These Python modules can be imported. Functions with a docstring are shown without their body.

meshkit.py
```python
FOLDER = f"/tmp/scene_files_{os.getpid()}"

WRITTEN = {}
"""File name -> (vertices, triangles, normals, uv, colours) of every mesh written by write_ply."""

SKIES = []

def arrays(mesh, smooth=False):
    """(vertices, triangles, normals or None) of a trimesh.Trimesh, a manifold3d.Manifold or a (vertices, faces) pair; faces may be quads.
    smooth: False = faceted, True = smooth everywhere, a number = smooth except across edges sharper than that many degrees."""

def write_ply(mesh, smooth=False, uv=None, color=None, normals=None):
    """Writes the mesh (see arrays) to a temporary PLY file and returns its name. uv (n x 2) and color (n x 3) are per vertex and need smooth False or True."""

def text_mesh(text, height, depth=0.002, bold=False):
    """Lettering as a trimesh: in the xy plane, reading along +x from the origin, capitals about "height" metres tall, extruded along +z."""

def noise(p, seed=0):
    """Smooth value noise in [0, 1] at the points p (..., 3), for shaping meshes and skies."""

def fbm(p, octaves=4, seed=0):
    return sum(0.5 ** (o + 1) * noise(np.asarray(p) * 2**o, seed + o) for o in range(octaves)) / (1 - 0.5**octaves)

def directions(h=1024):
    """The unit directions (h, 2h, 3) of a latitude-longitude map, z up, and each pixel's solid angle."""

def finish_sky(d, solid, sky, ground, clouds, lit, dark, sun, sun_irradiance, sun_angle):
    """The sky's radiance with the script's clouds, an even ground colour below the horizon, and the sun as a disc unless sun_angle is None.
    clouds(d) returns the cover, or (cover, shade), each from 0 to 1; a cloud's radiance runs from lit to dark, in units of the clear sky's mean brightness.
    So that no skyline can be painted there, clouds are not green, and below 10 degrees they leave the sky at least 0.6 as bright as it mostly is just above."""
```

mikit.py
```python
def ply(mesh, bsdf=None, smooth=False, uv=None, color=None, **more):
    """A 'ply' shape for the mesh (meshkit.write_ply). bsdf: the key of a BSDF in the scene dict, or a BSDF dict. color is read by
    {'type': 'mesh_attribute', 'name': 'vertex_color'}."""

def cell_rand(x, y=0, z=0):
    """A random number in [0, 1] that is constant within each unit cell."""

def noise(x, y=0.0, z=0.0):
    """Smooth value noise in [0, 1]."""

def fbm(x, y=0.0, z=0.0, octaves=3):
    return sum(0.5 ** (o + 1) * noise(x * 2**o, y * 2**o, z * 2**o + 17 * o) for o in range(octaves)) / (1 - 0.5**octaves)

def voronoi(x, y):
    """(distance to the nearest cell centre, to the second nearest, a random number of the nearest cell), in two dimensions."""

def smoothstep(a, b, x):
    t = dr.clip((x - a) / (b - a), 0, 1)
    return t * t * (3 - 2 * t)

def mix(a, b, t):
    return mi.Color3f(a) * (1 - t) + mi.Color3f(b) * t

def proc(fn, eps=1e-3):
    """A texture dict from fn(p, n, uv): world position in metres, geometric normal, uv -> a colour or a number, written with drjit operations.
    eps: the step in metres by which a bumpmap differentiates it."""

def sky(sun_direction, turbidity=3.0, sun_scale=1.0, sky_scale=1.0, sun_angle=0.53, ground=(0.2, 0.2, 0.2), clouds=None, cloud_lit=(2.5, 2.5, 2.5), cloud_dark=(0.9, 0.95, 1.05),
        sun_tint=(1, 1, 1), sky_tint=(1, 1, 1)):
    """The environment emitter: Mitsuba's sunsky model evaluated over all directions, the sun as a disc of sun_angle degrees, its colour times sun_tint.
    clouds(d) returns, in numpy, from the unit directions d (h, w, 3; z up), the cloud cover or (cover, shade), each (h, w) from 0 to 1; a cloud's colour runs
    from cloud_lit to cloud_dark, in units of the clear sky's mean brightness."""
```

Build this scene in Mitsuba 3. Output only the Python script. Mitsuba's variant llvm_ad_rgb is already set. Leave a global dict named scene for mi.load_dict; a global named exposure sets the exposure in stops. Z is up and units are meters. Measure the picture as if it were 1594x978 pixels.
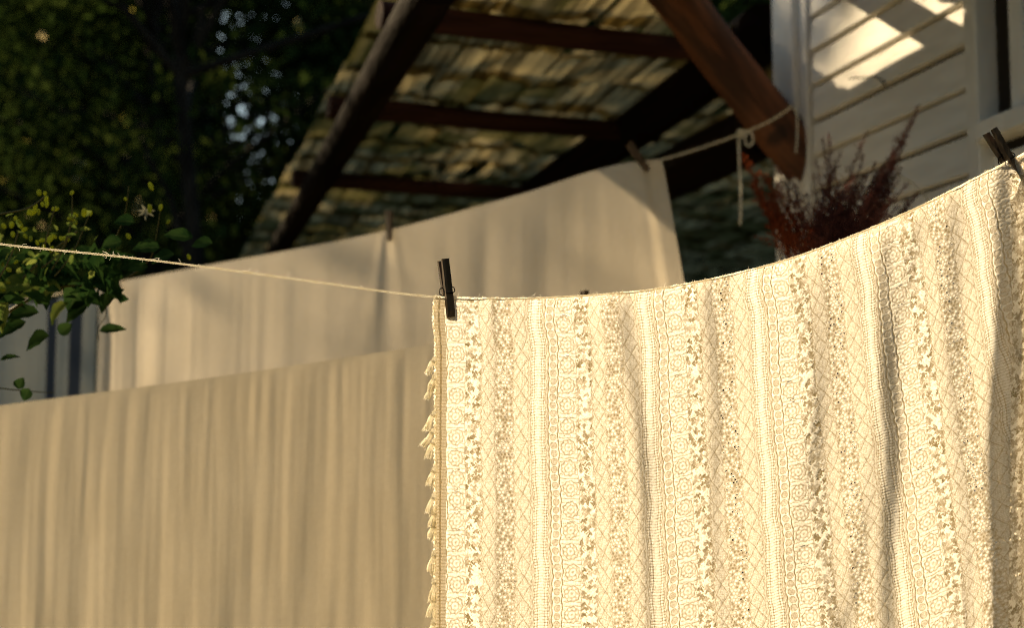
import math, random
import numpy as np, trimesh, drjit as dr, mitsuba as mi
import mikit, meshkit
from scipy.special import erf
from scipy.interpolate import CubicSpline, PchipInterpolator

rng = np.random.default_rng(7)
scene, labels = {}, {}
T = mi.ScalarTransform4f

# ------------------------------------------------------------------ camera, sky, exposure
F = 2214.0                       # focal length in photo pixels (1594 wide)
PITCH = math.atan(226 / F)
CP, SP = math.cos(PITCH), math.sin(PITCH)
EYE = np.array([0, 0, 1.4])
FOCUS = 1.80
scene['camera'] = {'type': 'thinlens', 'fov': math.degrees(2 * math.atan(797 / F)), 'fov_axis': 'x',
                   'aperture_radius': 0.0062, 'focus_distance': FOCUS, 'near_clip': 0.05, 'far_clip': 600.0,
                   'to_world': T().look_at(origin=EYE.tolist(), target=[0, CP, 1.4 + SP], up=[0, 0, 1])}
SUN_AZ, SUN_EL = math.radians(44), math.radians(28.2)
SUN = np.array([-math.sin(SUN_AZ) * math.cos(SUN_EL), math.cos(SUN_AZ) * math.cos(SUN_EL), math.sin(SUN_EL)])
scene['sky'] = mikit.sky(SUN.tolist(), turbidity=3, sun_tint=(1.0, 0.98, 0.90), sky_tint=(1.0, 0.955, 0.84), ground=(.10, .10, .07), sky_scale=.92)
exposure = 2.5


def ray(px, py):
    u, v = (px - 797) / F, (489 - py) / F
    return np.array([u, CP - SP * v, SP + CP * v])


def at(px, py, Y):
    d = ray(px, py)
    return EYE + d * (Y / d[1])


def at_z(px, py, z):
    d = ray(px, py)
    return EYE + d * ((z - EYE[2]) / d[2])


def on_plane(px, py, P0, n):
    d = ray(px, py)
    return EYE + d * (np.dot(np.asarray(P0) - EYE, n) / np.dot(d, n))


# ------------------------------------------------------------------ scene helpers
def dense(P, n=200):
    L = np.concatenate([[0], np.cumsum(np.linalg.norm(np.diff(P, axis=0), axis=1))])
    return PchipInterpolator(L, P)(np.linspace(0, L[-1], n))


USED = {}


def numbered(name):
    k = USED.get(name, -1) + 1
    USED[name] = k
    return name if k == 0 else f'{name}_{k:03d}'


def tag(key, label=None, cat=None, group=None, kind=None):
    d = labels.setdefault(key, {})
    for a, b in (('label', label), ('category', cat), ('group', group), ('kind', kind)):
        if b:
            d[a] = b


def thing(name, label, cat, group=None):
    key = numbered(name)
    tag(key, label, cat, group)
    return key


def obj(name, mesh, bsdf, parent=None, smooth=False, uv=None):
    key = numbered(f'{parent}__{name}' if parent else name)
    scene[key] = mikit.ply(mesh, bsdf, smooth=smooth, uv=uv)
    return key


def mesh_join(parts):
    vs, fs, n = [], [], 0
    for v, f in parts:
        v = np.asarray(v, float); f = np.asarray(f, int)
        if f.shape[1] == 4:
            f = np.vstack([f[:, [0, 1, 2]], f[:, [0, 2, 3]]])
        vs.append(v); fs.append(f + n); n += len(v)
    return np.vstack(vs), np.vstack(fs)


def tube(points, radii, sides=8, cap=True, rough=0.0, seed=0):
    p = np.asarray(points, float)
    r = np.broadcast_to(radii, (len(p),)).astype(float)
    t = np.gradient(p, axis=0); t /= np.linalg.norm(t, axis=1, keepdims=True) + 1e-12
    ref = np.array([0, 0, 1.0]) if abs(t[:, 2]).mean() < .8 else np.array([1.0, 0, 0])
    a = np.cross(t, ref); a /= np.linalg.norm(a, axis=1, keepdims=True) + 1e-12
    b = np.cross(t, a)
    ang = np.arange(sides) * 2 * np.pi / sides
    rr = np.repeat(r[:, None], sides, 1)
    if rough:
        q = np.stack(np.broadcast_arrays(np.arange(len(p))[:, None] * .45, np.cos(ang)[None] * 1.3 + seed, np.sin(ang)[None] * 1.3), -1)
        rr = rr * (1 + rough * (meshkit.fbm(q, 3, seed) - .5) * 2)
    v = p[:, None] + rr[..., None] * (np.cos(ang)[None, :, None] * a[:, None] + np.sin(ang)[None, :, None] * b[:, None])
    i, j = np.meshgrid(np.arange(len(p) - 1), np.arange(sides), indexing='ij')
    q = np.stack([i * sides + j, i * sides + (j + 1) % sides, (i + 1) * sides + (j + 1) % sides, (i + 1) * sides + j], -1).reshape(-1, 4)
    v = v.reshape(-1, 3)
    f = np.vstack([q[:, [0, 1, 2]], q[:, [0, 2, 3]]])
    if cap:
        n = len(v); v = np.vstack([v, p[:1], p[-1:]])
        k = np.arange(sides); e = (len(p) - 1) * sides
        f = np.vstack([f, np.stack([np.full(sides, n), (k + 1) % sides, k], 1), np.stack([np.full(sides, n + 1), e + k, e + (k + 1) % sides], 1)])
    return v, f[:, ::-1]


def grid_faces(nu, nv):
    i, j = np.meshgrid(np.arange(nu - 1), np.arange(nv - 1), indexing='ij')
    q = np.stack([i * nv + j, (i + 1) * nv + j, (i + 1) * nv + j + 1, i * nv + j + 1], -1).reshape(-1, 4)
    return q


def box(p, ax, ay, az):
    """A box from corner p with edge vectors."""
    p, ax, ay, az = (np.asarray(x, float) for x in (p, ax, ay, az))
    v = np.array([p + i * ax + j * ay + k * az for i in (0, 1) for j in (0, 1) for k in (0, 1)])
    f = np.array([[0, 1, 3, 2], [4, 6, 7, 5], [0, 4, 5, 1], [2, 3, 7, 6], [0, 2, 6, 4], [1, 5, 7, 3]])
    if np.dot(np.cross(ax, ay), az) < 0:
        f = f[:, ::-1]
    return v, np.vstack([f[:, [0, 1, 2]], f[:, [0, 2, 3]]])


def rounded_box(p, ax, ay, az, r=.002):
    """A box with chamfered edges: the hull of its inset corners' octahedra."""
    p, ax, ay, az = (np.asarray(x, float) for x in (p, ax, ay, az))
    v = []
    e = [a / np.linalg.norm(a) * r for a in (ax, ay, az)]
    for i in (0, 1):
        for j in (0, 1):
            for k in (0, 1):
                c = p + i * ax + j * ay + k * az
                s = [e[0] * (1 - 2 * i), e[1] * (1 - 2 * j), e[2] * (1 - 2 * k)]
                v += [c + s[0] + s[1], c + s[1] + s[2], c + s[0] + s[2]]
    h = trimesh.convex.convex_hull(np.array(v))
    return np.array(h.vertices), np.array(h.faces)


def leaves(centres, size, normal_bias=None, aspect=.55, spread=1.0, r=rng, fold=.15):
    """Kite leaves with a folded midrib: (v, f)."""
    n = len(centres)
    size = np.broadcast_to(size, (n,))
    d = r.normal(size=(n, 3)); d[:, 2] -= .3; d /= np.linalg.norm(d, axis=1, keepdims=True)
    nn = r.normal(size=(n, 3)) * spread
    if normal_bias is not None:
        nn += np.asarray(normal_bias)
    s = np.cross(d, nn); s /= np.linalg.norm(s, axis=1, keepdims=True) + 1e-9
    m = np.cross(s, d)
    L = size[:, None]
    c = np.asarray(centres)
    base, tip = c - d * L * .5, c + d * L * .5
    a = c - d * L * .06 + s * L * aspect * .5 + m * L * fold
    b = c - d * L * .06 - s * L * aspect * .5 + m * L * fold
    v = np.stack([base, a, tip, b], 1).reshape(-1, 3)
    k = np.arange(n)[:, None] * 4
    f = np.vstack([k + [0, 1, 2], k + [0, 2, 3]])
    return v, f


# ------------------------------------------------------------------ materials
def rgb(*c):
    return {'type': 'rgb', 'value': list(c)}


def noisecol(a, b, s, octaves=3, stretch=(1, 1, 1), lo=.3, hi=.7):
    return mikit.proc(lambda p, n, uv: mikit.mix(a, b, mikit.smoothstep(lo, hi, mikit.fbm(p.x * s * stretch[0], p.y * s * stretch[1], p.z * s * stretch[2], octaves))))


def principled(name, col, rough=.7, spec=.3, bump=None, bscale=1.0):
    d = {'type': 'principled', 'base_color': col, 'roughness': rough, 'specular': spec}
    if bump is not None:
        d = {'type': 'bumpmap', 'arbitrary': bump, 'scale': bscale, 'bsdf': d}
    scene[name] = {'type': 'twosided', 'bsdf': d}


def thin(name, col, trans, rough=.8, eta=1.3, spec_tint=0.0):
    scene[name] = {'type': 'principledthin', 'base_color': col, 'roughness': rough, 'diff_trans': trans if isinstance(trans, dict) else float(trans), 'eta': eta, 'spec_trans': 0.0}


def wood_fn(a, b, along, s=40.0):
    """Grain drawn out along a world direction."""
    al = [float(q) for q in np.asarray(along) / np.linalg.norm(along)]

    def fn(p, n, uv):
        t = p.x * al[0] + p.y * al[1] + p.z * al[2]
        qx, qy, qz = p.x - al[0] * t, p.y - al[1] * t, p.z - al[2] * t
        g = mikit.fbm(qx * s + t * 1.3, qy * s + 3.1, qz * s + t * .7, 3)
        k = mikit.noise(qx * s * .25 + t * 2.2, qy * s * .25, qz * s * .25 + t * 1.5)
        return mikit.mix(a, b, mikit.smoothstep(.25, .75, g * .65 + k * .35))
    return mikit.proc(fn)


AV = np.array([-.254, .967, 0]); AV /= np.linalg.norm(AV)      # along the house wall, away from the camera
BV = np.array([-AV[1], AV[0], 0])                               # out of the wall (to the left)
ZV = np.array([0, 0, 1.0])

principled('m_ground', noisecol((.05, .06, .02), (.12, .10, .05), 3.0), .95, .1)
principled('m_paint', noisecol((.78, .75, .69), (.86, .83, .77), 6.0, stretch=(1, 1, 6)), .55, .4,
           mikit.proc(lambda p, n, uv: mikit.fbm(p.x * 14, p.y * 14, p.z * 160, 3)), .0012)
principled('m_trim', noisecol((.78, .75, .69), (.85, .82, .76), 9.0, stretch=(3, 3, 1)), .5, .4)
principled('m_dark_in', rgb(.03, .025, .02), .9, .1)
BR = (.62, .03, -.78)


def brace_col(p, n, uv):
    t = p.x * BR[0] + p.y * BR[1] + p.z * BR[2]
    qx, qy, qz = p.x - BR[0] * t, p.y - BR[1] * t, p.z - BR[2] * t
    g = mikit.fbm(qx * 55 + t * 1.5, qy * 55, qz * 55 + t, 4)
    k = mikit.fbm(qx * 7 + t * 3.0, qy * 7, qz * 7 + t * 3.1, 2)
    c = mikit.mix((.05, .017, .007), (.21, .074, .027), mikit.smoothstep(.3, .7, g * .55 + k * .45))
    f1, f2, w = mikit.voronoi(t * 5.0, mikit.noise(qx * 9, qy * 9, qz * 9) * 2.2)
    return mikit.mix(c, (.02, .008, .005), (1 - mikit.smoothstep(.05, .16, f1)) * .85)


principled('m_log', mikit.proc(brace_col), .65, .35,
           mikit.proc(lambda p, n, uv: mikit.fbm(p.x * 60 + p.z * 48, p.y * 60, p.z * 9 + p.x * 8, 3)), .004)
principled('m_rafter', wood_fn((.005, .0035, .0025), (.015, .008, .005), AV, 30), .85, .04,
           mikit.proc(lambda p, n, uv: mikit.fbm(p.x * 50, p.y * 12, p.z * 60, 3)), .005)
principled('m_purlin', wood_fn((.026, .010, .007), (.070, .027, .016), BV, 30), .8, .1)
principled('m_pegwood', noisecol((.07, .044, .024), (.17, .11, .062), 260.0, stretch=(1, 1, .12)), .7, .3)
principled('m_pegwood_light', noisecol((.16, .10, .055), (.28, .18, .10), 260.0, stretch=(1, 1, .12)), .7, .3)
scene['m_steel'] = {'type': 'roughconductor', 'material': 'Cr', 'alpha': .35, 'specular_reflectance': rgb(.45, .40, .34)}
principled('m_bark', noisecol((.008, .006, .004), (.028, .022, .016), 12.0, stretch=(1, 1, .3)), .9, .2)
thin('m_rope', noisecol((.92, .88, .78), (.98, .96, .90), 400.0), 1.9, .9)
thin('m_leaf', noisecol((.020, .040, .008), (.056, .078, .017), .9), 1.0, .35, 1.45)
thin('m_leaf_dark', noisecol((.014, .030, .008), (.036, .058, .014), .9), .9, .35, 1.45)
thin('m_leaf_highlight', noisecol((.30, .28, .06), (.62, .52, .28), 3.0, lo=.4, hi=.6), 1.3, .5)  # bright tone paints warm sun highlights onto a few leaves
thin('m_vine', noisecol((.016, .045, .012), (.040, .085, .020), 30.), .7, .4, 1.45)
thin('m_bud', rgb(.42, .46, .07), 1.1, .5)
thin('m_vine_flower', rgb(.22, .22, .16), .7, .7)
principled('m_stem', rgb(.16, .13, .04), .7, .3)
thin('m_plume', noisecol((.13, .050, .044), (.28, .11, .085), 14.), .9, .6)
principled('m_plume_stem', rgb(.07, .025, .015), .8, .2)


def panel_col(p, n, uv):
    a = p.x * float(AV[0]) + p.y * float(AV[1]); b = p.x * float(BV[0]) + p.y * float(BV[1])
    st = mikit.fbm(a * 2.2, b * 55, 0.5, 3); mo = mikit.fbm(a * 3.1, b * 4.3, 4.0, 3)
    c = mikit.mix((.08, .062, .026), (.48, .385, .18), mikit.smoothstep(.3, .7, st))
    return mikit.mix(c, (.060, .060, .014), mikit.smoothstep(.45, .62, mo) * .8)


thin('m_panel', mikit.proc(panel_col), 1.3, .7)


def weave(p, n, uv):
    return 1.0


def cloth_col(a, b):
    def fn(p, n, uv):
        w = mikit.noise(uv.x * 900, uv.y * 140) * .5 + mikit.noise(uv.x * 140, uv.y * 900) * .5
        st = mikit.fbm(uv.x * 9, uv.y * 9, 1.0, 3)
        return mikit.mix(a, b, mikit.smoothstep(.25, .8, w * .5 + st * .5))
    return mikit.proc(fn)


thin('m_sheet_tan', cloth_col((.74, .64, .47), (.80, .70, .53)), .80, .9)
thin('m_sheet_cream', cloth_col((.84, .75, .60), (.89, .80, .66)), .88, .9)


def striped(p, n, uv):
    s = mikit.smoothstep(.0, .003, uv.x - .055) * (1 - mikit.smoothstep(.0, .003, uv.x - .100))
    s2 = mikit.smoothstep(.0, .003, uv.x - .155) * (1 - mikit.smoothstep(.0, .003, uv.x - .195))
    return mikit.mix((.40, .42, .39), (.045, .058, .085), dr.maximum(s, s2))


thin('m_sheet_striped', mikit.proc(striped), .25, .9)

# ------------------------------------------------------------------ ground
g = np.linspace(-1, 1, 41); g = np.sign(g) * np.abs(g) ** 2.5 * 250
gx, gy = np.meshgrid(g, g + 20, indexing='ij')
gz = (meshkit.fbm(np.stack([gx, gy, gx * 0], -1) * .15, 3) - .5) * .12 - .06
tag(obj('ground', (np.stack([gx, gy, gz], -1).reshape(-1, 3), grid_faces(41, 41)), 'm_ground', smooth=True), 'rough grassy yard under the washing lines', kind='structure')

# ------------------------------------------------------------------ house
CORNER = at(1240, 165, 4.0); CORNER[2] = 0


def W(t, z, o):
    return CORNER + AV * t + ZV * z + BV * o


def wall_t(px, py=250, o=0.0):
    P = on_plane(px, py, CORNER + BV * o, BV)
    return float(np.dot(P - CORNER, AV)), P[2]


house = thing('clapboard_house', 'white painted clapboard house wall with window at the right', 'house')
T_TRIM0, T_TRIM1 = wall_t(1505, 250, .028)[0], wall_t(1560, 250, -.015)[0]
T_END = -4.6
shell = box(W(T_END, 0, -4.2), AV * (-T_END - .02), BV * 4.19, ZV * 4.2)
obj('wall', shell, 'm_dark_in', house)  # near-black, so shade is painted into the siding grooves and window gap
tc0 = wall_t(1202, 100, .042)[0]
tc1 = wall_t(1234, 100, .042)[0]
obj('corner_board', rounded_box(W(tc1, 0, -.02), AV * (tc0 - tc1), BV * .062, ZV * 4.1, .004), 'm_trim', house)
t_cs = wall_t(1256, 100, .025)[0]
obj('corner_strip', rounded_box(W(t_cs, 0, -.02), AV * (tc1 - t_cs - .002), BV * .045, ZV * 4.1, .003), 'm_trim', house)
z_line = [wall_t(1257, 146)[1]]
PITCHB = .0985
k0 = int(z_line[0] / PITCHB)
for k in range(-k0 + 1, 17):
    z0 = z_line[0] + k * PITCHB + rng.normal() * .0015
    t0, t1 = T_TRIM0 + .0015, t_cs - .012
    lo, hi = .019 + rng.normal() * .001, .012
    zb, zt = z0 + .0065, z0 + PITCHB - .0045
    v = np.array([W(t, z, o) for t in (t0, t1) for z, o in ((zb, -.012), (zb, lo - .003), (zb + .004, lo), (zt, hi), (zt, -.012))])
    f = [[i, (i + 1) % 5, 5 + (i + 1) % 5, 5 + i] for i in range(5)]
    f3 = np.vstack([np.array(f)[:, [0, 1, 2]], np.array(f)[:, [0, 2, 3]], [[0, 2, 1], [0, 3, 2], [0, 4, 3], [5, 6, 7], [5, 7, 8], [5, 8, 9]]])
    obj('siding_board', (v, f3), 'm_paint', house)
# window casing, frame, sill
tw = wall_t(1528, 250, .03)[0]
obj('window_casing', rounded_box(W(T_TRIM0 - .002, 1.0, -.02), AV * (tw - T_TRIM0 + .001), BV * .048, ZV * 3.0, .003), 'm_trim', house)
obj('window_casing', rounded_box(W(tw - .001, 1.0, -.02), AV * (T_TRIM1 - tw), BV * .062, ZV * 3.0, .003), 'm_trim', house)
z_sill = wall_t(1575, 185)[1]
tw1 = T_TRIM1 - 1.0
win = f'{house}__window'
USED[win] = 0
tag(win)
labels.pop(win, None)
obj('sill', rounded_box(W(T_TRIM1 - .001, z_sill - .042, -.02), AV * (tw1 - T_TRIM1), BV * .075, ZV * .044, .004), 'm_trim', win)
obj('frame', rounded_box(W(wall_t(1571, 100, .02)[0], z_sill + .005, -.03), AV * -.05, BV * .05, ZV * 1.1, .003), 'm_trim', win)
obj('frame', rounded_box(W(tw1 + .05, z_sill + .005, -.05), AV * -.05, BV * .05, ZV * 1.1, .003), 'm_trim', win)
obj('frame', rounded_box(W(T_TRIM1 - .15, z_sill + .005, -.05), AV * (tw1 + .05 - T_TRIM1 + .15), BV * .049, ZV * .045, .003), 'm_trim', win)
scene['m_glass'] = {'type': 'thindielectric'}
pv = np.array([W(T_TRIM1 - .14, z_sill + .03, -.025), W(tw1 + .04, z_sill + .03, -.025), W(tw1 + .04, z_sill + 1.1, -.025), W(T_TRIM1 - .14, z_sill + 1.1, -.025)])
obj('pane', (pv, np.array([[0, 1, 2, 3]])), 'm_glass', win)
obj('apron_board', rounded_box(W(T_TRIM1 - .001, .3, -.02), AV * (tw1 - T_TRIM1), BV * .03, ZV * (z_sill - .37), .003), 'm_trim', house)
# house roof, above the frame
rv = np.array([W(t, z, o) for t in (.25, T_END - .2) for z, o in ((4.05, .25), (6.0, -2.1), (4.05, -4.5), (3.97, -4.5), (5.9, -2.1), (3.97, .25))])
rf = [[i, (i + 1) % 6, 6 + (i + 1) % 6, 6 + i] for i in range(6)] + [[0, 1, 4, 5], [1, 2, 3, 4], [6, 11, 10, 7], [7, 10, 9, 8]]
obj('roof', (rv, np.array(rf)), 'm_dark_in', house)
# bent wire hook on the wall
hk = [on_plane(x, y, CORNER + BV * o, BV) for x, y, o in ((1322, 122, .05), (1350, 120, .045), (1366, 120, .04), (1372, 125, .03), (1377, 134, .005))]
tag(obj('wall_hook', tube(dense(np.array(hk), 24), .0022, 7), 'm_steel', smooth=40), 'bent thin metal hook sticking out of the white siding', 'hook')

# ------------------------------------------------------------------ log porch beside the house
porch = thing('log_porch', 'porch of dark round logs carrying a mossy shingled roof', 'porch')
ZR = 2.56                     # height of the log axes


def log(name, a, b, r, bsdf, parent=porch, label=None, n=26, taper=.06, bend=.012, seed=0):
    s = np.linspace(0, 1, n)[:, None]
    p = np.asarray(a) * (1 - s) + np.asarray(b) * s
    off = (meshkit.noise(np.concatenate([s * 4 + seed, s * 0 + 3.3 * seed, s * 0], 1), seed) - .5)[:, None]
    p = p + off * np.array([bend, 0, bend])
    key = obj(name, tube(p, r * (1 + taper * (1 - 2 * s[:, 0])), 16, rough=.07, seed=seed), bsdf, parent, smooth=50)
    if label:
        tag(key, label)
    return key


r1a, r1b = at_z(606, 98, ZR), at_z(490, 294, ZR)
d1 = (r1b - r1a) / np.linalg.norm(r1b - r1a)
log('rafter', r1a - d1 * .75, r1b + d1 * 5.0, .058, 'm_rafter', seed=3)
r2a, r2b = on_plane(1180, 58, CORNER - BV * .03, BV), on_plane(1020, 172, CORNER - BV * .03, BV)
d2 = (r2b - r2a) / np.linalg.norm(r2b - r2a)
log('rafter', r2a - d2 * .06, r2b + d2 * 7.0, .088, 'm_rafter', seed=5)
l2a, l2b = on_plane(1170, 209, CORNER - BV * .03, BV), on_plane(1043, 272, CORNER - BV * .03, BV)
dl = (l2b - l2a) / np.linalg.norm(l2b - l2a)
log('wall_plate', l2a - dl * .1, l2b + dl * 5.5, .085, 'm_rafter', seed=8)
ZP = ZR + .10
pur = [((694, 34), (1050, 75)), ((596, 172), (980, 205)), ((524, 281), (825, 301))]
for i, (a, b) in enumerate(pur):
    A, B = at_z(*a, ZP), at_z(*b, ZP)
    d = (B - A) / np.linalg.norm(B - A)
    log('purlin', A - d * .20, B + d * .12, .038, 'm_purlin', seed=11 + i)
# purlins of the part in front of the frame
for i, t in enumerate((-.34, -.62, -.90, -1.18, -1.46)):
    log('purlin', W(t, ZP, 1.30), W(t, ZP, .03), .045, 'm_purlin', seed=31 + i)
ba, bb = (on_plane(x_, y_, W(-.04, 0, 0), AV) for x_, y_ in ((1240, 236), (1054, 0)))
db = (bb - ba) / np.linalg.norm(bb - ba)
log('brace', ba - db * .16, bb + db * .75, .067, 'm_log', label='reddish brown peeled log brace slanting up from the house corner', seed=21, bend=.006)

# roof of overlapping, weather-thinned shingles, laid in rows
ZS = ZP + .05
v0, v1 = at_z(552, 75, ZS), at_z(436, 290, ZS)
vd = (v1 - v0) / np.linalg.norm(v1 - v0)
side = np.array([vd[1], -vd[0], 0])           # to the right
start = v0 - vd * (.5)
ROWS, COLS, RL, CW = 18, 21, .36, .165
far_tiles = []
o_v = float(np.dot(start - CORNER, BV))
for r_ in range(-5, ROWS):
    for c_ in range(COLS):
        o_c = o_v - (c_ + .5) * CW - .02 * r_
        if r_ < 0 and not .30 < o_c < 1.05:
            continue
        w = CW * 1.04
        nx, ny = 9, 4
        sx = np.linspace(0, 1, nx); sy = np.linspace(0, 1, ny)
        X, Y = np.meshgrid(sx, sy, indexing='ij')
        arch = .009 * np.abs(np.sin(2 * np.pi * X))
        jit = rng.normal(size=3) * np.array([.006, .020, .003])
        tilt = rng.normal() * .03
        P = (start + side * (c_ * CW + jit[0]) + vd * (r_ * RL + jit[1]))[None, None] + X[..., None] * w * side + Y[..., None] * (RL * 1.22) * vd
        P[..., 2] += arch + (1 - Y) * .013 + (X - .5) * tilt + jit[2] + (.007 if c_ % 2 else 0)
        if c_ == 0:
            P = P - side * jit[0]
        if c_ >= 13:
            far_tiles.append((P.reshape(-1, 3), grid_faces(nx, ny)))
        else:
            obj('shingle', (P.reshape(-1, 3), grid_faces(nx, ny)), 'm_panel', porch, smooth=True)
tag(obj('far_shingles', mesh_join(far_tiles), 'm_panel', porch, smooth=True), kind='stuff')
for i, (dd, bo) in enumerate(((.1, -.0), (7.2, -.0), (7.2, .0))):
    pass
# corner posts of the porch (hidden by the washing, they carry the logs)
for P in (r1b + d1 * 2.6,):
    log('post', np.array([P[0], P[1], -.1]), np.array([P[0], P[1], ZR - .05]), .06, 'm_rafter', seed=40)


# ------------------------------------------------------------------ ropes
def rope_mesh(P, R=.0018, pitch=.011, step=.0012, strands=3):
    P = np.asarray(P, float)
    L = np.concatenate([[0], np.cumsum(np.linalg.norm(np.diff(P, axis=0), axis=1))])
    n = max(int(L[-1] / step), 8)
    s = np.linspace(0, L[-1], n)
    C = np.stack([np.interp(s, L, P[:, k]) for k in range(3)], 1)
    t = np.gradient(C, axis=0); t /= np.linalg.norm(t, axis=1, keepdims=True)
    ref = np.array([0, 0, 1.0]) if abs(t[:, 2]).mean() < .8 else np.array([0, 1.0, 0])
    a = np.cross(t, ref); a /= np.linalg.norm(a, axis=1, keepdims=True); b = np.cross(t, a)
    out = []
    for k in range(strands):
        ph = 2 * np.pi * (s / pitch + k / strands)
        out.append(tube(C + (a * np.cos(ph)[:, None] + b * np.sin(ph)[:, None]) * R * .55, R * .62, 6))
    return mesh_join(out)


def spline_px(pts, Y):
    """A smooth line through photo points at given distances."""
    pts = np.asarray(pts, float)
    Ys = np.broadcast_to(Y, (len(pts),))
    P = np.array([at(x, y, yy) for (x, y), yy in zip(pts, Ys)])
    return P


YL = 1.80
lace_top_px = [(672, 462), (720, 464), (800, 465), (900, 461), (1000, 453), (1065, 443), (1150, 425), (1220, 406), (1300, 378), (1380, 345), (1450, 313), (1520, 277), (1565, 254), (1600, 236), (1660, 204)]
LT = spline_px(lace_top_px, YL)
lace_line = CubicSpline(LT[:, 0], LT[:, 2])
front_rope = dense(np.vstack([spline_px([(-420, 326), (-200, 353), (0, 380), (200, 401), (330, 417), (500, 440), (640, 459)], YL), LT]), 400)
fr = rope_mesh(front_rope, .0013)
hairs = []
for i in range(120):
    P = front_rope[rng.integers(60, 300)] + rng.normal(size=3) * .0012
    d = rng.normal(size=3); d /= np.linalg.norm(d)
    hairs.append(tube(np.array([P, P + d * .002 + rng.normal(size=3) * .0008, P + d * .0045 + rng.normal(size=3) * .002]), .00016, 3, cap=False))
tag(obj('clothesline', mesh_join([fr] + hairs), 'm_rope', smooth=60), 'thin twisted cream rope in front, crossing to the lace curtain', 'clothesline')

tan_px = [(-260, 668), (0, 632), (330, 588), (672, 537), (905, 500), (1120, 462)]
tan_Y = [3.05, 2.92, 2.75, 2.58, 2.47, 2.40]
TL = dense(spline_px(tan_px, tan_Y), 120)
end_wall = W(wall_t(1400)[0], 2.1, .01)
tag(obj('clothesline', rope_mesh(dense(np.vstack([TL[-3:], [at(1400, 395, 2.6)], [end_wall]]), 60), .0018, step=.004), 'm_rope'), 'cream rope carrying the plain tan sheet, running on behind the lace', 'clothesline')

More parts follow.
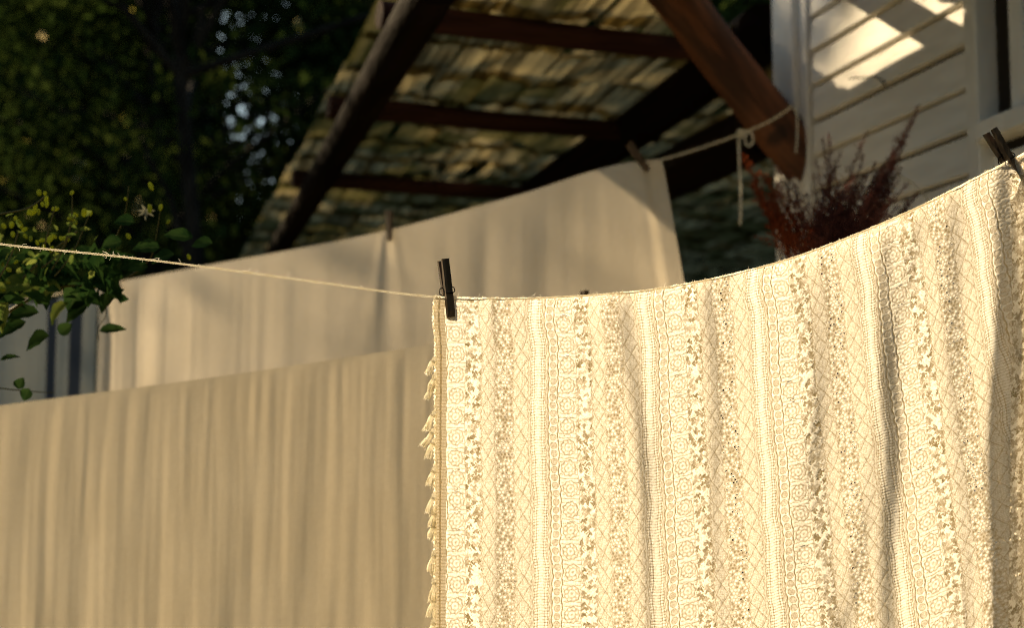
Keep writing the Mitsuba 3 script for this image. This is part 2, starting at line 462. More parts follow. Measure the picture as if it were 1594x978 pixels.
mid_px = [(150, 446), (178, 440), (330, 412), (600, 360), (800, 306), (1005, 250), (1030, 248)]
mid_Y = [3.99, 3.95, 3.85, 3.62, 3.44, 3.26, 3.245]
ML = spline_px(mid_px, mid_Y)
tail_px = [(1060, 240), (1100, 227), (1153, 208), (1195, 190), (1233, 165)]
MT = spline_px(tail_px, [3.27, 3.32, 3.44, 3.52, 3.60])
far_left = spline_px([(-150, 500), (60, 463)], [4.4, 4.10])
mid_rope = dense(np.vstack([ML[-1:], MT]), 60)
left_rope = dense(np.vstack([far_left, ML[:1]]), 40)
ml = thing('clothesline', 'cream rope tied to the slanting log with the cream sheet on it', 'clothesline')
obj('rope', rope_mesh(mid_rope, .0030, pitch=.016, step=.005), 'm_rope', ml)
obj('rope', rope_mesh(left_rope, .0030, pitch=.016, step=.005), 'm_rope', ml)
# the loose end and the little loop by the knot
K = at(1153, 208, 3.43)
s2 = at(1153, 208, 3.43), at(1150, 216, 3.425), at(1151, 250, 3.425), at(1153, 300, 3.425), at(1152, 350, 3.425)
tie = thing('rope_tie', 'loose rope end and small loop knotted on the line before the log', 'rope')
obj('loose_end', tube(dense(np.array(s2), 40), .0032, 7), 'm_rope', tie, smooth=50)
th = np.linspace(0, 2 * np.pi, 26)
lp = [at(1166 + 6 * math.cos(a - 1.9), 216 + 11 * math.sin(a - 1.9), 3.42) for a in th]
obj('loop', tube(np.array([at(1150, 206, 3.43), at(1158, 203, 3.42)] + lp), .0030, 7), 'm_rope', tie, smooth=50)
kn = [at(1152 + 4 * math.cos(a), 208 + 6 * math.sin(a), 3.43 + .006 * math.sin(a * 2)) for a in np.linspace(0, 4 * np.pi, 40)]
obj('knot', tube(np.array(kn), .0030, 6), 'm_rope', tie, smooth=50)
st = [at(x, y, 3.66) for x, y in ((1236, 168), (1241, 180), (1241, 210), (1239, 238))]
tag(obj('string', tube(dense(np.array(st), 30), .0022, 6), 'm_rope', smooth=50), 'short pale string end hanging down the front of the slanting log', 'rope')


# ------------------------------------------------------------------ clothes pegs
def peg(P, up, nrm, label, cat='clothespin', L=.074, wood='m_pegwood', gap=.0052, clamp=.026, group=None, wd=.0095):
    """P: the rope under the jaws; up: along the peg; nrm: through the cloth, towards the camera."""
    up = np.asarray(up, float); up /= np.linalg.norm(up)
    nrm = np.asarray(nrm, float); nrm -= up * np.dot(nrm, up); nrm /= np.linalg.norm(nrm)
    sd = np.cross(up, nrm)
    key = thing('clothespin', label, cat, group)
    for s in (1, -1):
        # side profile of a prong: jaw, notch for the rope, pivot, tapered handle that splays out
        prof = [(-clamp, .0012), (-clamp + .010, .0004), (-.006, .0006), (-.002, .0024), (.003, .0024), (.006, .0010), (.016, .0016), (.020, .0022), (L - clamp, gap), (L - clamp + .0005, gap + .0042), (.022, .0088), (.014, .0082), (.0, .0080), (-clamp + .008, .0075), (-clamp, .0045)]
        n = len(prof)
        v = np.array([P + up * a + nrm * s * b + sd * w for w in (-wd / 2, wd / 2) for a, b in prof])
        poly = trimesh.creation.triangulate_polygon(__import__('shapely').geometry.Polygon(prof), engine='earcut')
        pv, pf = np.array(poly[0]), np.array(poly[1])
        idx = [int(np.argmin(((np.array(prof) - q) ** 2).sum(1))) for q in pv]
        pf = np.array(idx)[pf]
        i = np.arange(n)
        sidef = np.vstack([np.stack([i, (i + 1) % n, n + (i + 1) % n], 1), np.stack([i, n + (i + 1) % n, n + i], 1)])
        m = trimesh.Trimesh(v, np.vstack([sidef, pf[:, ::-1], pf + n]), process=False)
        trimesh.repair.fix_normals(m)
        obj('prong', m, wood, key)
    # wire spring: a coil between the prongs and two arms round them
    th = np.linspace(0, 2 * np.pi * 4, 60)
    coil = P + up * .0125 + (up[None] * np.cos(th)[:, None] + nrm[None] * np.sin(th)[:, None]) * .0026 + sd[None] * np.linspace(-wd * .5, wd * .5, 60)[:, None]
    parts = [tube(coil, .0006, 5)]
    for s in (1, -1):
        e = sd * s * (wd / 2 + .0012)
        arm = np.array([P + up * .0125 + e * .9, P + up * .012 + e * 1.25 + nrm * s * .004, P + up * .006 + e * 1.2 + nrm * s * .0088, P + up * .004 + e * .4 + nrm * s * .0093, P + up * .004 - e * .8 + nrm * s * .0093])
        parts.append(tube(dense(arm, 16), .0007, 5))
    obj('spring', mesh_join(parts), 'm_steel', key, smooth=50)
    return key


peg(at(697, 463, YL - .001), at(690, 400, YL) - at(701, 488, YL), (.42, -1, 0), 'dark wooden clothespin holding the left end of the lace curtain')
peg(at(1571, 254, YL - .001), at(1536, 210, YL) - at(1580, 283, YL), (.55, -1, .1), 'dark wooden clothespin tilted at the right end of the lace curtain')
Pm = at(606, 358, 3.595)
peg(Pm + [0, 0, -.002], (-.03, .02, 1), (.62, -.78, 0), 'brown clothespin in the middle of the cream sheet top edge', L=.078)
peg(at(999, 252, 3.232), at(972, 222, 3.24) - at(1003, 268, 3.23), (.6, -1, 0), 'dark clothespin at the right end of the cream sheet', L=.080)
peg(at(181, 440, 3.91), at(163, 420, 3.95) - at(186, 463, 3.93), (.6, -.8, 0), 'brown clothespin at the left end of the cream sheet among leaves', L=.085, wood='m_pegwood_light')
iT = TL[np.argmin(np.abs((TL[:, 0] / TL[:, 1]) - (905 - 797) / F))]
peg(iT + [0, 0, .004], (0.1, 0, 1), (.4, -1, 0), 'dark clothespin tip showing just above the lace curtain', L=.075)


# ------------------------------------------------------------------ plain sheets
def hanging(P, height, disp, nv=90, drift=None, below=0.0):
    """A sheet that hangs from the line P (n, 3); disp(s, v) moves it along its normal; returns mesh and uv."""
    P = np.asarray(P)
    n = len(P)
    s = np.concatenate([[0], np.cumsum(np.linalg.norm(np.diff(P[:, :2], axis=0), axis=1))])
    t = np.gradient(P[:, :2], axis=0); t /= np.linalg.norm(t, axis=1, keepdims=True)
    nr = np.stack([t[:, 1], -t[:, 0], 0 * s], 1)           # towards the camera
    v = np.linspace(0, 1, nv) ** 1.25 * height
    S, V = np.meshgrid(s, v, indexing='ij')
    Q = P[:, None, :] - ZV * (V[..., None] + below)
    Q = Q + nr[:, None] * disp(S, V)[..., None]
    if drift is not None:
        Q[..., :2] += t[:, None] * drift(S, V)[..., None]
    return (Q.reshape(-1, 3), grid_faces(n, nv)), np.stack([S, V], -1).reshape(-1, 2)


def nz(S, V, fs, fv, seed):
    return meshkit.fbm(np.stack([S * fs, V * fv, S * 0 + seed * 7.3], -1), 3, seed) - .5


def tan_disp(side, seed):
    def fn(S, V):
        k = 1 - np.exp(-V / .03)
        w = S + .02 * nz(S, V, 3, 2.2, seed + 1) + .05 * V * nz(S, V, 6, .6, seed + 5)
        gath = .0060 * np.exp(-V / .5) * 2 * nz(w, V, 38, 1.3, seed)
        wide = .011 * (1 - np.exp(-V / .22)) * 2 * nz(w, V, 17, 1.5, seed + 2)
        return side * (.004 + .010 * (1 - np.exp(-V / .12))) + k * (gath + wide)
    return fn


TLf = dense(spline_px(tan_px, tan_Y), 420)
tan_sheet = thing('bed_sheet', 'plain tan sheet gathered on the lower line, hanging in fine vertical folds', 'sheet')
m, uv = hanging(TLf, 1.05, tan_disp(1, 1))
obj('front_panel', m, 'm_sheet_tan', tan_sheet, smooth=True, uv=uv)
MLf = dense(ML, 420)
s_fold = np.linalg.norm(at(1008, 250, 3.26)[:2] - MLf[0, :2])
s_peg = np.linalg.norm(Pm[:2] - MLf[0, :2]) - .01


def cream_disp(S, V):
    g = .0035 * np.exp(-((S - s_peg) / (.02 + .25 * V)) ** 2) * np.cos((S - s_peg) / (.012 + .10 * V) * 2.0) * (1 - np.exp(-V / .02))
    ledge = np.exp(-S / .20)
    fl = .034 * ledge * (1 - np.exp(-V / .05)) * 2 * nz(S, V, 17, .3, 21)
    soft = .035 * (1 - np.exp(-V / .2)) * 2 * nz(S, V, 3.2, 1.4, 23) + .006 * (1 - np.exp(-V / .1)) * 2 * nz(S, V, 13, .6, 27)
    strip = -.012 * .5 * (1 + erf((S - s_fold - .01 * V) / .006)) * (1 - np.exp(-V / .02))
    return .004 + g + fl + soft + strip


cream = thing('bed_sheet', 'cream sheet with dappled light pegged on the line below the log porch', 'sheet')
m, uv = hanging(MLf, 1.25, cream_disp, drift=lambda S, V: (S / S.max()) ** 14 * V * .165)
obj('front_panel', m, 'm_sheet_cream', cream, smooth=True, uv=uv)
ST = dense(spline_px([(152, 456), (80, 466), (-40, 486), (-130, 500)], [4.72, 4.78, 4.88, 4.98]), 160)
m, uv = hanging(ST, 1.1, lambda S, V: .03 * 2 * nz(S, V, 9, .4, 31) * (1 - np.exp(-V / .06)), nv=50)
tag(obj('bed_sheet', m, 'm_sheet_striped', smooth=True, uv=uv), 'greyish white sheet with two dark blue stripes behind the leaves at left', 'sheet')


# ------------------------------------------------------------------ lace
class NP:
    floor, abs, sqrt, sin, cos, minimum, maximum, where = np.floor, np.abs, np.sqrt, np.sin, np.cos, np.minimum, np.maximum, np.where
    atan2 = np.arctan2


class DR:
    floor, abs, sqrt, sin, cos, minimum, maximum, where, atan2 = dr.floor, dr.abs, dr.sqrt, dr.sin, dr.cos, dr.minimum, dr.maximum, dr.select, dr.atan2


def lace(u, v, M):
    """(thickness 0..1, openness) of the lace at u across and v down, in metres, on numpy or drjit arrays."""
    def ss(a, b, x):
        t = M.minimum(M.maximum((x - a) / (b - a), 0.0), 1.0)
        return t * t * (3.0 - 2.0 * t)

    def line(d, w):
        return 1.0 - ss(w * .55, w * 1.35, M.abs(d))

    def mod(a, n):
        return a - n * M.floor(a / n)

    def hsh(a, b, k):
        a, b = mod(a, 53.0), mod(b, 61.0)
        h = mod(a * (13.0 + k) + b * 29.0 + a * b * 7.0 + k * 11.0, 97.0)
        h = mod(h * h * 5.0 + h * 31.0 + b * 17.0 + 7.0 * k, 101.0)
        return h / 101.0

    P = .154
    u = u + .0011 * M.sin(v * 47.0 + 1.7 * M.sin(v * 19.0)) + .0006 * M.sin(v * 131.0 + u * 23.0)
    v = v + .0012 * M.sin(u * 61.0) + .0004 * M.sin(u * 420.0)
    c = M.floor(u / P)
    x = u - c * P
    w = v + .0137 * c + 1.0

    def per(p, off=0.0):
        q = (w + off) / p
        i = M.floor(q)
        return i, q - i - .5

    # rosettes, 24 mm
    i, fy = per(.0265)
    yy = fy * .0265; xx = x - .012
    r = M.sqrt(xx * xx + yy * yy); th = M.atan2(yy, xx)
    t_ros = .10 + .48 * line(r - .0098 - .0005 * M.cos(th * 9.0), .0010) + .38 * line(r - .0052, .0009) + .40 * (1.0 - ss(.0012, .0022, r))
    t_ros = t_ros + .28 * ss(.0055, .0062, r) * (1.0 - ss(.0084, .0092, r)) * ss(.45, .6, .5 + .5 * M.cos(th * 8.0))
    j, gy = per(.0052)
    t_ros = M.maximum(t_ros, ss(.0112, .0118, r) * (.10 + .45 * line(gy * .0052, .0007)))
    h_ros = (1.0 - ss(.0005, .0008, M.abs(r - .0118))) * ss(.72, .74, hsh(i, c, 3.0)) * ss(.85, .9, M.abs(M.sin(th)))
    # leaf blotches, 22 mm
    qx = x - .024 + .0016 * M.sin(w * 910.0 + 2.3 * M.sin(x * 700.0)); qy = w + .0015 * M.sin(x * 980.0 + 1.9 * M.sin(w * 640.0))
    bx, by = qx / .0084, qy / .0070
    f1 = bx * 0.0 + 9.0; f2 = f1; hh = f1
    for a in (-1.0, 0.0, 1.0):
        for b in (-1.0, 0.0, 1.0):
            cx, cy = M.floor(bx) + a, M.floor(by) + b
            dx, dy = cx + .2 + .6 * hsh(cx + 7.0 * c, cy, 1.0) - bx, cy + .2 + .6 * hsh(cx + 7.0 * c, cy, 2.0) - by
            k = dx * .6 + dy * .55
            d = M.sqrt(dx * dx + dy * dy + k * k * .9 * (hsh(cx, cy, 5.0) - .3))
            f2 = M.where(d < f1, f1, M.minimum(f2, d))
            hh = M.where(d < f1, hsh(cx + 3.0 * c, cy, 4.0), hh)
            f1 = M.minimum(f1, d)
    t_blo = .03 + (.36 + .50 * hh) * (1.0 - ss(.40, .52, f1)) * ss(.06, .1, hh) + .30 * line(f2 - f1, .08) * (1.0 - hh)
    # diamond chains, 20 and 22 mm
    def diamonds(lx, half, p, off):
        i, fy = per(p, off)
        d = M.abs(lx) / (half - .0018) + M.abs(fy) * 2.0
        e = M.abs(fy) * p
        dots = ss(.25, .7, M.sin((lx + fy * p) * 1500.0) * M.sin((lx - fy * p) * 1500.0))
        t = M.where(d < 1.0, .38 - .38 * dots * (1.0 - ss(.70, .85, d)), .30 + .06 * M.sin(w * 2100.0))
        t = M.maximum(t, .72 * line(d - 1.0, .075))
        sc = M.abs(lx) - half + .0005 + .0009 * M.cos(w * 785.0)
        return M.maximum(t, .66 * line(sc, .0007))
    t_di1 = diamonds(x - .056, .0098, .0240, 0.0)
    t_di2 = diamonds(x - .101, .0108, .0262, .009)
    # net, 24 mm (66..90)
    rw = M.floor(w / .0040)
    ax = (x - .066) / .0045 + .5 * mod(rw, 2.0)
    cxn = M.floor(ax)
    ex, ey = (ax - cxn - .5) * .0045, (w / .0040 - rw - .5) * .0040
    dn = M.sqrt(ex * ex + ey * ey)
    hn = hsh(cxn + 5.0 * c, rw, 6.0)
    ring = ss(.00125, .00175, dn)
    t_net = ring * .50 + (1.0 - ring) * M.where(hn < .34, .78, .04)
    h_net = M.where(hn > .80, 1.0 - ss(.0012, .0016, dn), 0.0)
    # ladder grid, 26 mm (112..138)
    lx = x - .125
    i, fy = per(.0036)
    ix = lx / .0034; fx = ix - M.floor(ix) - .5
    t_gri = .06 + .42 * line(fx * .0034, .0006) + .46 * line(fy * .0036, .0006)
    t_gri = M.where(M.abs(lx) < .0022, .02 + .3 * line(fy * .0036, .0007), t_gri)
    sc = M.abs(lx) - .0112 + .0011 * M.abs(M.sin(w * 349.0))
    t_gri = M.maximum(M.where(sc > 0.0, .30, t_gri), .66 * line(sc, .0007))
    # button chain, 16 mm (138..154)
    i, fy = per(.0103)
    lx = x - .146
    r = M.sqrt(lx * lx + fy * fy * .0103 * .0103)
    t_but = M.where(r < .0043, .42 + .05 * M.sin(w * 2600.0), .04) + .3 * line(r - .0043, .0006)
    wav = M.abs(lx) - .0066 - .0006 * M.sin(w * 420.0 + 2.0 * c)
    t_but = M.maximum(t_but, .80 * line(wav, .0009))
    h_but = (1.0 - ss(.0005, .0009, M.abs(M.abs(lx) - .0053))) * (1.0 - ss(.0010, .0014, M.abs(M.abs(fy) - .44) * .0103)) * ss(.80, .81, hsh(i, c, 8.0))
    t = M.where(x < .024, t_ros, M.where(x < .046, t_blo, M.where(x < .066, t_di1, M.where(x < .090, t_net, M.where(x < .112, t_di2, M.where(x < .138, t_gri, t_but))))))
    o = M.where(x < .024, h_ros, M.where((x > .066) & (x < .090), h_net, M.where(x > .138, h_but, 0.0 * t)))
    for b in (.024, .046, .066, .090, .112, .138):
        t = M.maximum(t, .45 * line(x - b, .0006))
    return M.minimum(t, 1.0), o


HEM = .016


def lace_thick(uv):
    wx = mikit.noise(uv.x * 260, uv.y * 260, 1.0) - .5; wy = mikit.noise(uv.x * 240, uv.y * 250, 7.0) - .5
    t, o = lace(uv.x - HEM + .0007 * wx, uv.y + .0007 * wy, DR)
    sp = mikit.noise(uv.x * 680, uv.y * 520, 3.0)
    t = t + .20 * (mikit.smoothstep(.3, .7, sp) - .5)
    lad = uv.y / .0042
    hem = dr.select(dr.abs(lad - dr.floor(lad) - .5) < .16, .85, .62)
    hem = dr.select(dr.abs(uv.x - .006) < .0012, .95, hem)
    t = dr.select(uv.x < HEM - .002, hem, t)
    g = mikit.noise(uv.x * 1500, uv.y * 1100) - .5
    return dr.clip(t + .22 * g, 0, 1)


thin('m_lace', mikit.proc(lambda p, n, uv: mikit.mix((.99, .98, .94), (.57, .44, .225), lace_thick(uv))),
     mikit.proc(lambda p, n, uv: 1.72 - 1.15 * lace_thick(uv)), .85)

XL = at(679, 700, YL)[0]
GU, V1 = 740, .47
UMAX = .86
su = np.linspace(0, UMAX, GU)
sv = np.concatenate([np.linspace(0, V1, 400), np.linspace(V1, .72, 40)[1:]])
U, V = np.meshgrid(su, sv, indexing='ij')
FOLDS = [  # photo x at the line, photo x at the bottom, drop in m at the top, at the middle, at the bottom, width in m
    (770, 775, .004, .004, .005, .010), (978, 1018, .016, .018, .010, .011), (1105, 1125, .012, .010, .006, .010), (1262, 1290, .004, .008, .009, .013),
    (1392, 1384, .010, .024, .020, .011), (1305, 1240, .006, .010, .004, .014), (1490, 1500, .012, .010, .008, .012), (1440, 1330, .008, .004, .008, .012), (1576, 1552, .020, .030, .034, .010)]
pxm = YL / F


def lace_place(U, V, extra=0.0):
    k = np.minimum(V / .42, 1.2)
    x = XL + U * (.905 + .075 * np.minimum(k, 1.2) * (.4 + .6 * U / UMAX)) - .003 * np.exp(-((V - .02) / .03) ** 2)
    D = 0 * x
    for a, b, d0, d1, d2, w in FOLDS:
        xc = (a + (b - a) * k - 797) * pxm + .004 * np.sin(V * 17 + a)
        A = np.where(k < .5, d0 + (d1 - d0) * k * 2, d1 + (d2 - d1) * (k - .5) * 2) * (1 - .7 * np.exp(-V / .012))
        D = D - A * .5 * (1 + erf((x - xc) / w)) + A * (x - XL) / .80
    D = D + .012 * np.minimum(k * 2, 1) * 2 * (meshkit.fbm(np.stack([U * 7, V * 1.5, U * 0 + 3], -1), 3, 4) - .5)
    D = D + .0035 * np.exp(-V / .10) * 2 * (meshkit.fbm(np.stack([U * 38, V * 4, U * 0], -1), 2, 5) - .5)
    return x, D + extra


x, D = lace_place(U, V)
tt, oo = lace(U - HEM, V, NP)
tt = np.where(U < HEM, .7, tt)
relief = (tt - .3) * .0011 + (meshkit.noise(np.stack([U * 700, V * 700, U * 0], -1), 3) - .5) * .0005
xt = XL + U * .905
z = lace_line(xt) - V * (1 - .012) - .001 + .0012 * (meshkit.noise(np.stack([U * 160, U * 0, U * 0], -1), 8) - .5) * np.exp(-V / .01)
Q = np.stack([x, YL - .003 + D * .9 - relief, z], -1)
q = grid_faces(GU, len(sv))
open_ = (oo.reshape(-1)[q].mean(1) > .5) & (U.reshape(-1)[q[:, 0]] > HEM)
curtain = thing('lace_curtain', 'cream crocheted lace curtain glowing in the backlight, with tasselled left edge', 'curtain')
obj('lace_panel', (Q.reshape(-1, 3), q[~open_]), 'm_lace', curtain, smooth=True, uv=np.stack([U, V], -1).reshape(-1, 2))
# second layer at the right end
U2, V2 = np.meshgrid(np.linspace(.66, UMAX, 60), np.linspace(0, .7, 140), indexing='ij')
x2, D2 = lace_place(U2, V2)
z2 = lace_line(XL + U2 * .905) - V2 * .99 - .001
edge = at(1572, 300, YL)[0] - .02 * V2 / .42
x2 = edge + (U2 - .66) * .9
Q2 = np.stack([x2, YL + .012 - .03 * (1 - np.exp(-V2 / .05)) + 0 * x2, lace_line(x2) - V2 * .99], -1)
obj('overlap_panel', (Q2.reshape(-1, 3), grid_faces(60, 140)), 'm_lace', curtain, smooth=True, uv=np.stack([U2, V2], -1).reshape(-1, 2))
# picot edge along the top
i_top = np.linspace(0, GU - 1, 900)
top = np.stack([np.interp(i_top, np.arange(GU), Q[:, 0, k]) for k in range(3)], 1)
top[:, 2] += .0012 + .0010 * (meshkit.noise(np.stack([i_top * .25, i_top * 0, i_top * 0], -1), 2) - .5)
thin('m_yarn', noisecol((.90, .85, .72), (.97, .95, .88), 500.0), 1.8, .9)
hk_ = 2600
ie = np.linspace(0, GU - 1, hk_)
te = np.stack([np.interp(ie, np.arange(GU), Q[:, 0, k]) for k in range(3)], 1)
hgt = .0016 + .0016 * np.abs(np.sin(np.arange(hk_) * np.pi / 7.0)) * (.4 + 1.1 * meshkit.noise(np.stack([ie * .35, ie * 0, ie * 0], -1), 12))
rib = np.stack([te + np.array([0, -.0012 - .0008 * q, 0]) + ZV * ((q - .35) * hgt[:, None]) for q in (0, .5, 1.0)], 1)
fz = []
for i in range(160):
    P = te[rng.integers(0, hk_)] + np.array([0, -.0015, .0006 + .001 * rng.random()])
    d = rng.normal(size=3) * [1, .5, .8] + [0, 0, .5]; d /= np.linalg.norm(d)
    q = rng.uniform(.0012, .0032)
    fz.append(tube(np.array([P, P + d * q * .5 + rng.normal(size=3) * .0004, P + d * q + rng.normal(size=3) * .0012]), rng.uniform(.0002, .0004), 4, cap=False))
rv_, rf_ = mesh_join([(rib.reshape(-1, 3), grid_faces(hk_, 3))] + fz)
obj('top_edging', (rv_, rf_), 'm_yarn', curtain, smooth=True)
# chain-stitched left edge
eL = Q[0, :420:1]
Ls = np.concatenate([[0], np.cumsum(np.linalg.norm(np.diff(eL, axis=0), axis=1))])
ch = []
ball = trimesh.creation.icosphere(subdivisions=1)
for k, s in enumerate(np.arange(0, Ls[-1], .0042)):
    P = np.array([np.interp(s, Ls, eL[:, c]) for c in range(3)]) + np.array([-.0012 if k % 2 else .0006, -.0012, 0])
    ch.append((ball.vertices * [.0019, .0017, .0031] + P + rng.normal(size=3) * .0003, ball.faces))
for k, s in enumerate(np.arange(0, Ls[-1], .0042)):
    P = np.array([np.interp(s, Ls, eL[:, c]) for c in range(3)]) + np.array([.0058, -.0014, 0])
    ch.append((ball.vertices * [.0014, .0013, .0019] + P + rng.normal(size=3) * .0003, ball.faces))
obj('edge_cord', mesh_join(ch), 'm_yarn', curtain, smooth=True)
ks = 1100
se = np.linspace(0, Ls[-1], ks)
ee = np.stack([np.interp(se, Ls, eL[:, c]) for c in range(3)], 1)
wl = .0018 + .0020 * np.abs(np.sin(se * np.pi / .0046)) * (.5 + meshkit.noise(np.stack([se * 200, se * 0, se * 0], -1), 14))
rib = np.stack([ee + np.array([0, -.0020 - .0006 * q, 0]) + np.array([-1.0, 0, 0]) * ((q - .25) * wl[:, None]) for q in (0, .5, 1.0)], 1)
obj('picot_edging', (rib.reshape(-1, 3), grid_faces(ks, 3)), 'm_yarn', curtain, smooth=True)
# tassels
for y0, lean, ln in ((556, .42, 40), (583, .30, 38), (597, .55, 36), (640, .40, 44), (668, .62, 44), (684, .35, 42), (727, .28, 40), (768, .30, 42), (792, .18, 36), (812, .24, 34), (856, .20, 44), (897, .10, 44), (925, .22, 42), (958, .2, 40)):
    s = (y0 - 462) * pxm
    P = np.array([np.interp(s, Ls, eL[:, c]) for c in range(3)]) + np.array([-.001, -.0015 - .004 * rng.random(), 0])
    d = np.array([-math.sin(lean), -.12, -math.cos(lean)])
    a = np.cross(d, [0, 1, 0]); a /= np.linalg.norm(a); b = np.cross(d, a)
    Ln = ln * pxm * .78
    parts = [tube(np.array([P, P + d * .003, P + d * .006]), [.0016, .0032, .0026], 8), tube(np.array([P + d * .006, P + d * .0085]), [.0032, .0032], 8)]
    rows, sides = 9, 26
    an = np.arange(sides) * 2 * np.pi / sides
    ridge = 1 + .16 * np.sin(an * 9 + rng.random() * 6) + .10 * rng.normal(size=sides)
    end = Ln * (.93 + .10 * rng.random(sides))
    sk = []
    for k in range(rows):
        q = k / (rows - 1)
        rad = (.0027 + .0016 * q ** .8 - .0008 * q ** 6) * .88 * ridge
        sk.append(P + d * .006 + d * ((end - .006) * q)[:, None] + (a * np.cos(an)[:, None] + b * (np.sin(an) * .75)[:, None]) * rad[:, None] + np.array([.0012 * math.sin(q * 4 + lean * 9), 0, 0]))
    ii, jj = np.meshgrid(np.arange(rows - 1), np.arange(sides), indexing='ij')
    parts.append((np.array(sk).reshape(-1, 3), np.stack([ii * sides + jj, ii * sides + (jj + 1) % sides, (ii + 1) * sides + (jj + 1) % sides, (ii + 1) * sides + jj], -1).reshape(-1, 4)))
    for k in range(4):
        an1 = rng.random() * 6.28
        o = a * math.cos(an1) + b * math.sin(an1) * .7
        parts.append(tube(np.array([P + d * Ln * .6 + o * .0036, P + d * Ln * .85 + o * .0044, P + d * Ln * rng.uniform(1.0, 1.14) + o * .0048 + rng.normal(size=3) * .0008]), [.0007, .0008, .0005], 5))
    obj('tassel', mesh_join(parts), 'm_yarn', curtain)


# ------------------------------------------------------------------ climbing vine at the left
def leaf_mesh(P, d, nrm, L, wd, curl=.15):
    """A broad leaf blade with a pointed tip, folded at its midrib."""
    d = d / np.linalg.norm(d); s = np.cross(d, nrm); s /= np.linalg.norm(s); m = np.cross(s, d)
    t = np.linspace(0, 1, 9)
    half = np.sin(np.pi * np.minimum(t ** .72, 1)) ** .85 * wd * .5
    half[-1] = 0; half[0] = .0006
    v = []
    for k, q in enumerate(t):
        c = P + d * L * q - m * L * curl * (q - .35) ** 2
        wv = .02 * L * math.sin(q * 19)
        for j in (-1, -.5, 0, .5, 1):
            v.append(c + s * half[k] * j + m * (abs(j) * half[k] * .35 + wv * abs(j)))
    return np.array(v), grid_faces(9, 5)


LEAF_UV = np.array([[q, j] for q in np.linspace(0, 1, 9) for j in (-1, -.5, 0, .5, 1)])


def leaf_col(dark, lite, rib):
    def fn(p, n, uv):
        mid = 1 - mikit.smoothstep(.03, .09, dr.abs(uv.y))
        k = (uv.x - .35 * dr.abs(uv.y)) * 7.0
        side_ = 1 - mikit.smoothstep(.06, .16, dr.abs(k - dr.floor(k) - .5))
        c = mikit.mix(dark, lite, mikit.smoothstep(.3, .7, mikit.fbm(p.x * 40, p.y * 40, p.z * 40, 2)))
        return mikit.mix(c, rib, dr.maximum(mid, side_ * .45) * .6)
    return mikit.proc(fn)


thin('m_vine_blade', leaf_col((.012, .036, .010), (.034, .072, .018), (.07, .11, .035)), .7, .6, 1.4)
thin('m_vine_painted_sun', leaf_col((.10, .16, .03), (.20, .24, .05), (.26, .30, .09)), 1.1, .5, 1.45)  # brighter copy of the blade, with sunlight put into the colour


VF = .79          # the vine hangs between the lace and the sheets


def vy(px, Y):
    return np.minimum(np.asarray(Y) * VF, 1.62 / (.97 + (np.asarray(px) - 797) / F))


vine = thing('climbing_vine', 'leafy green vine with yellow flower buds in the lower left corner', 'vine')


def stem(pts, Y, r=.002, parent=vine, name='stem', bs='m_stem'):
    P = dense(spline_px(pts, vy(np.array(pts)[:, 0], Y)), 24)
    obj(name, tube(P, np.linspace(r, r * .5, 24), 6), bs, parent, smooth=True)
    return P


stem([(-60, 620), (-20, 520), (40, 470), (110, 445), (170, 450)], [3.0, 3.0, 2.95, 2.95, 3.0], .004)
stem([(-60, 560), (0, 470), (60, 410), (120, 360)], [2.9, 2.85, 2.85, 2.85], .003)
stem([(-60, 345), (0, 333), (40, 325), (70, 305)], [2.7, 2.7, 2.7, 2.7], .0022)
stem([(-40, 480), (0, 430), (20, 390), (28, 360)], 2.75, .002)
stem([(60, 420), (100, 380), (112, 330), (112, 300)], 2.8, .0015)
stem([(80, 420), (105, 372), (112, 345), (118, 335)], 2.8, .0013)
stem([(85, 430), (120, 380), (132, 350), (140, 333)], 2.8, .0013)
stem([(70, 380), (78, 350), (86, 320)], 2.75, .0013)
stem([(140, 440), (175, 380), (195, 330), (200, 290)], 3.1, .0013)
stem([(170, 440), (235, 400), (246, 350), (250, 322)], 3.15, .0013)
stem([(160, 460), (165, 490), (153, 512), (155, 530)], 3.0, .001)
stem([(-30, 600), (30, 608), (85, 612)], 2.95, .0015)
buds = [(6, 352), (18, 350), (30, 345), (38, 357), (45, 330), (55, 322), (61, 300), (70, 301), (66, 318), (73, 318), (24, 340), (40, 368), (48, 372), (58, 378), (66, 374), (78, 372), (84, 368), (95, 371), (103, 372), (52, 330), (112, 300), (118, 334), (131, 331), (141, 332), (109, 340), (116, 345), (86, 325), (4, 412), (3, 450), (14, 420), (25, 408), (60, 470), (233, 325), (250, 323), (196, 310), (235, 290), (262, 345), (294, 400), (200, 368), (12, 438), (72, 310), (20, 365), (33, 352), (60, 330), (80, 388), (68, 385)]
for k, (bx, by) in enumerate(buds):
    Y = vy(bx, 2.72 + .12 * rng.random() + (.35 if bx > 180 else 0))
    sz = rng.uniform(.0028, .0050)
    m = ball.copy(); q_ = rng.normal(size=3) * [.5, .3, 1] + [0, 0, .6]; q_ /= np.linalg.norm(q_)
    v = m.vertices * sz * .85 + (m.vertices @ q_)[:, None] * q_ * sz * rng.uniform(.3, .9)
    obj('bud', (v + at(bx, by, Y), m.faces), 'm_bud', vine, smooth=True)
for k in range(40):      # little leaves with yellow sunlight painted into their colour
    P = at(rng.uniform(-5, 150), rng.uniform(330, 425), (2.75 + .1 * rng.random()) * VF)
    obj('leaf', leaf_mesh(P, rng.normal(size=3) * [1, .4, .6], rng.normal(size=3) + [0, -.6, .4], rng.uniform(.011, .020), rng.uniform(.006, .010)), 'm_vine_painted_sun', vine, smooth=True, uv=LEAF_UV)
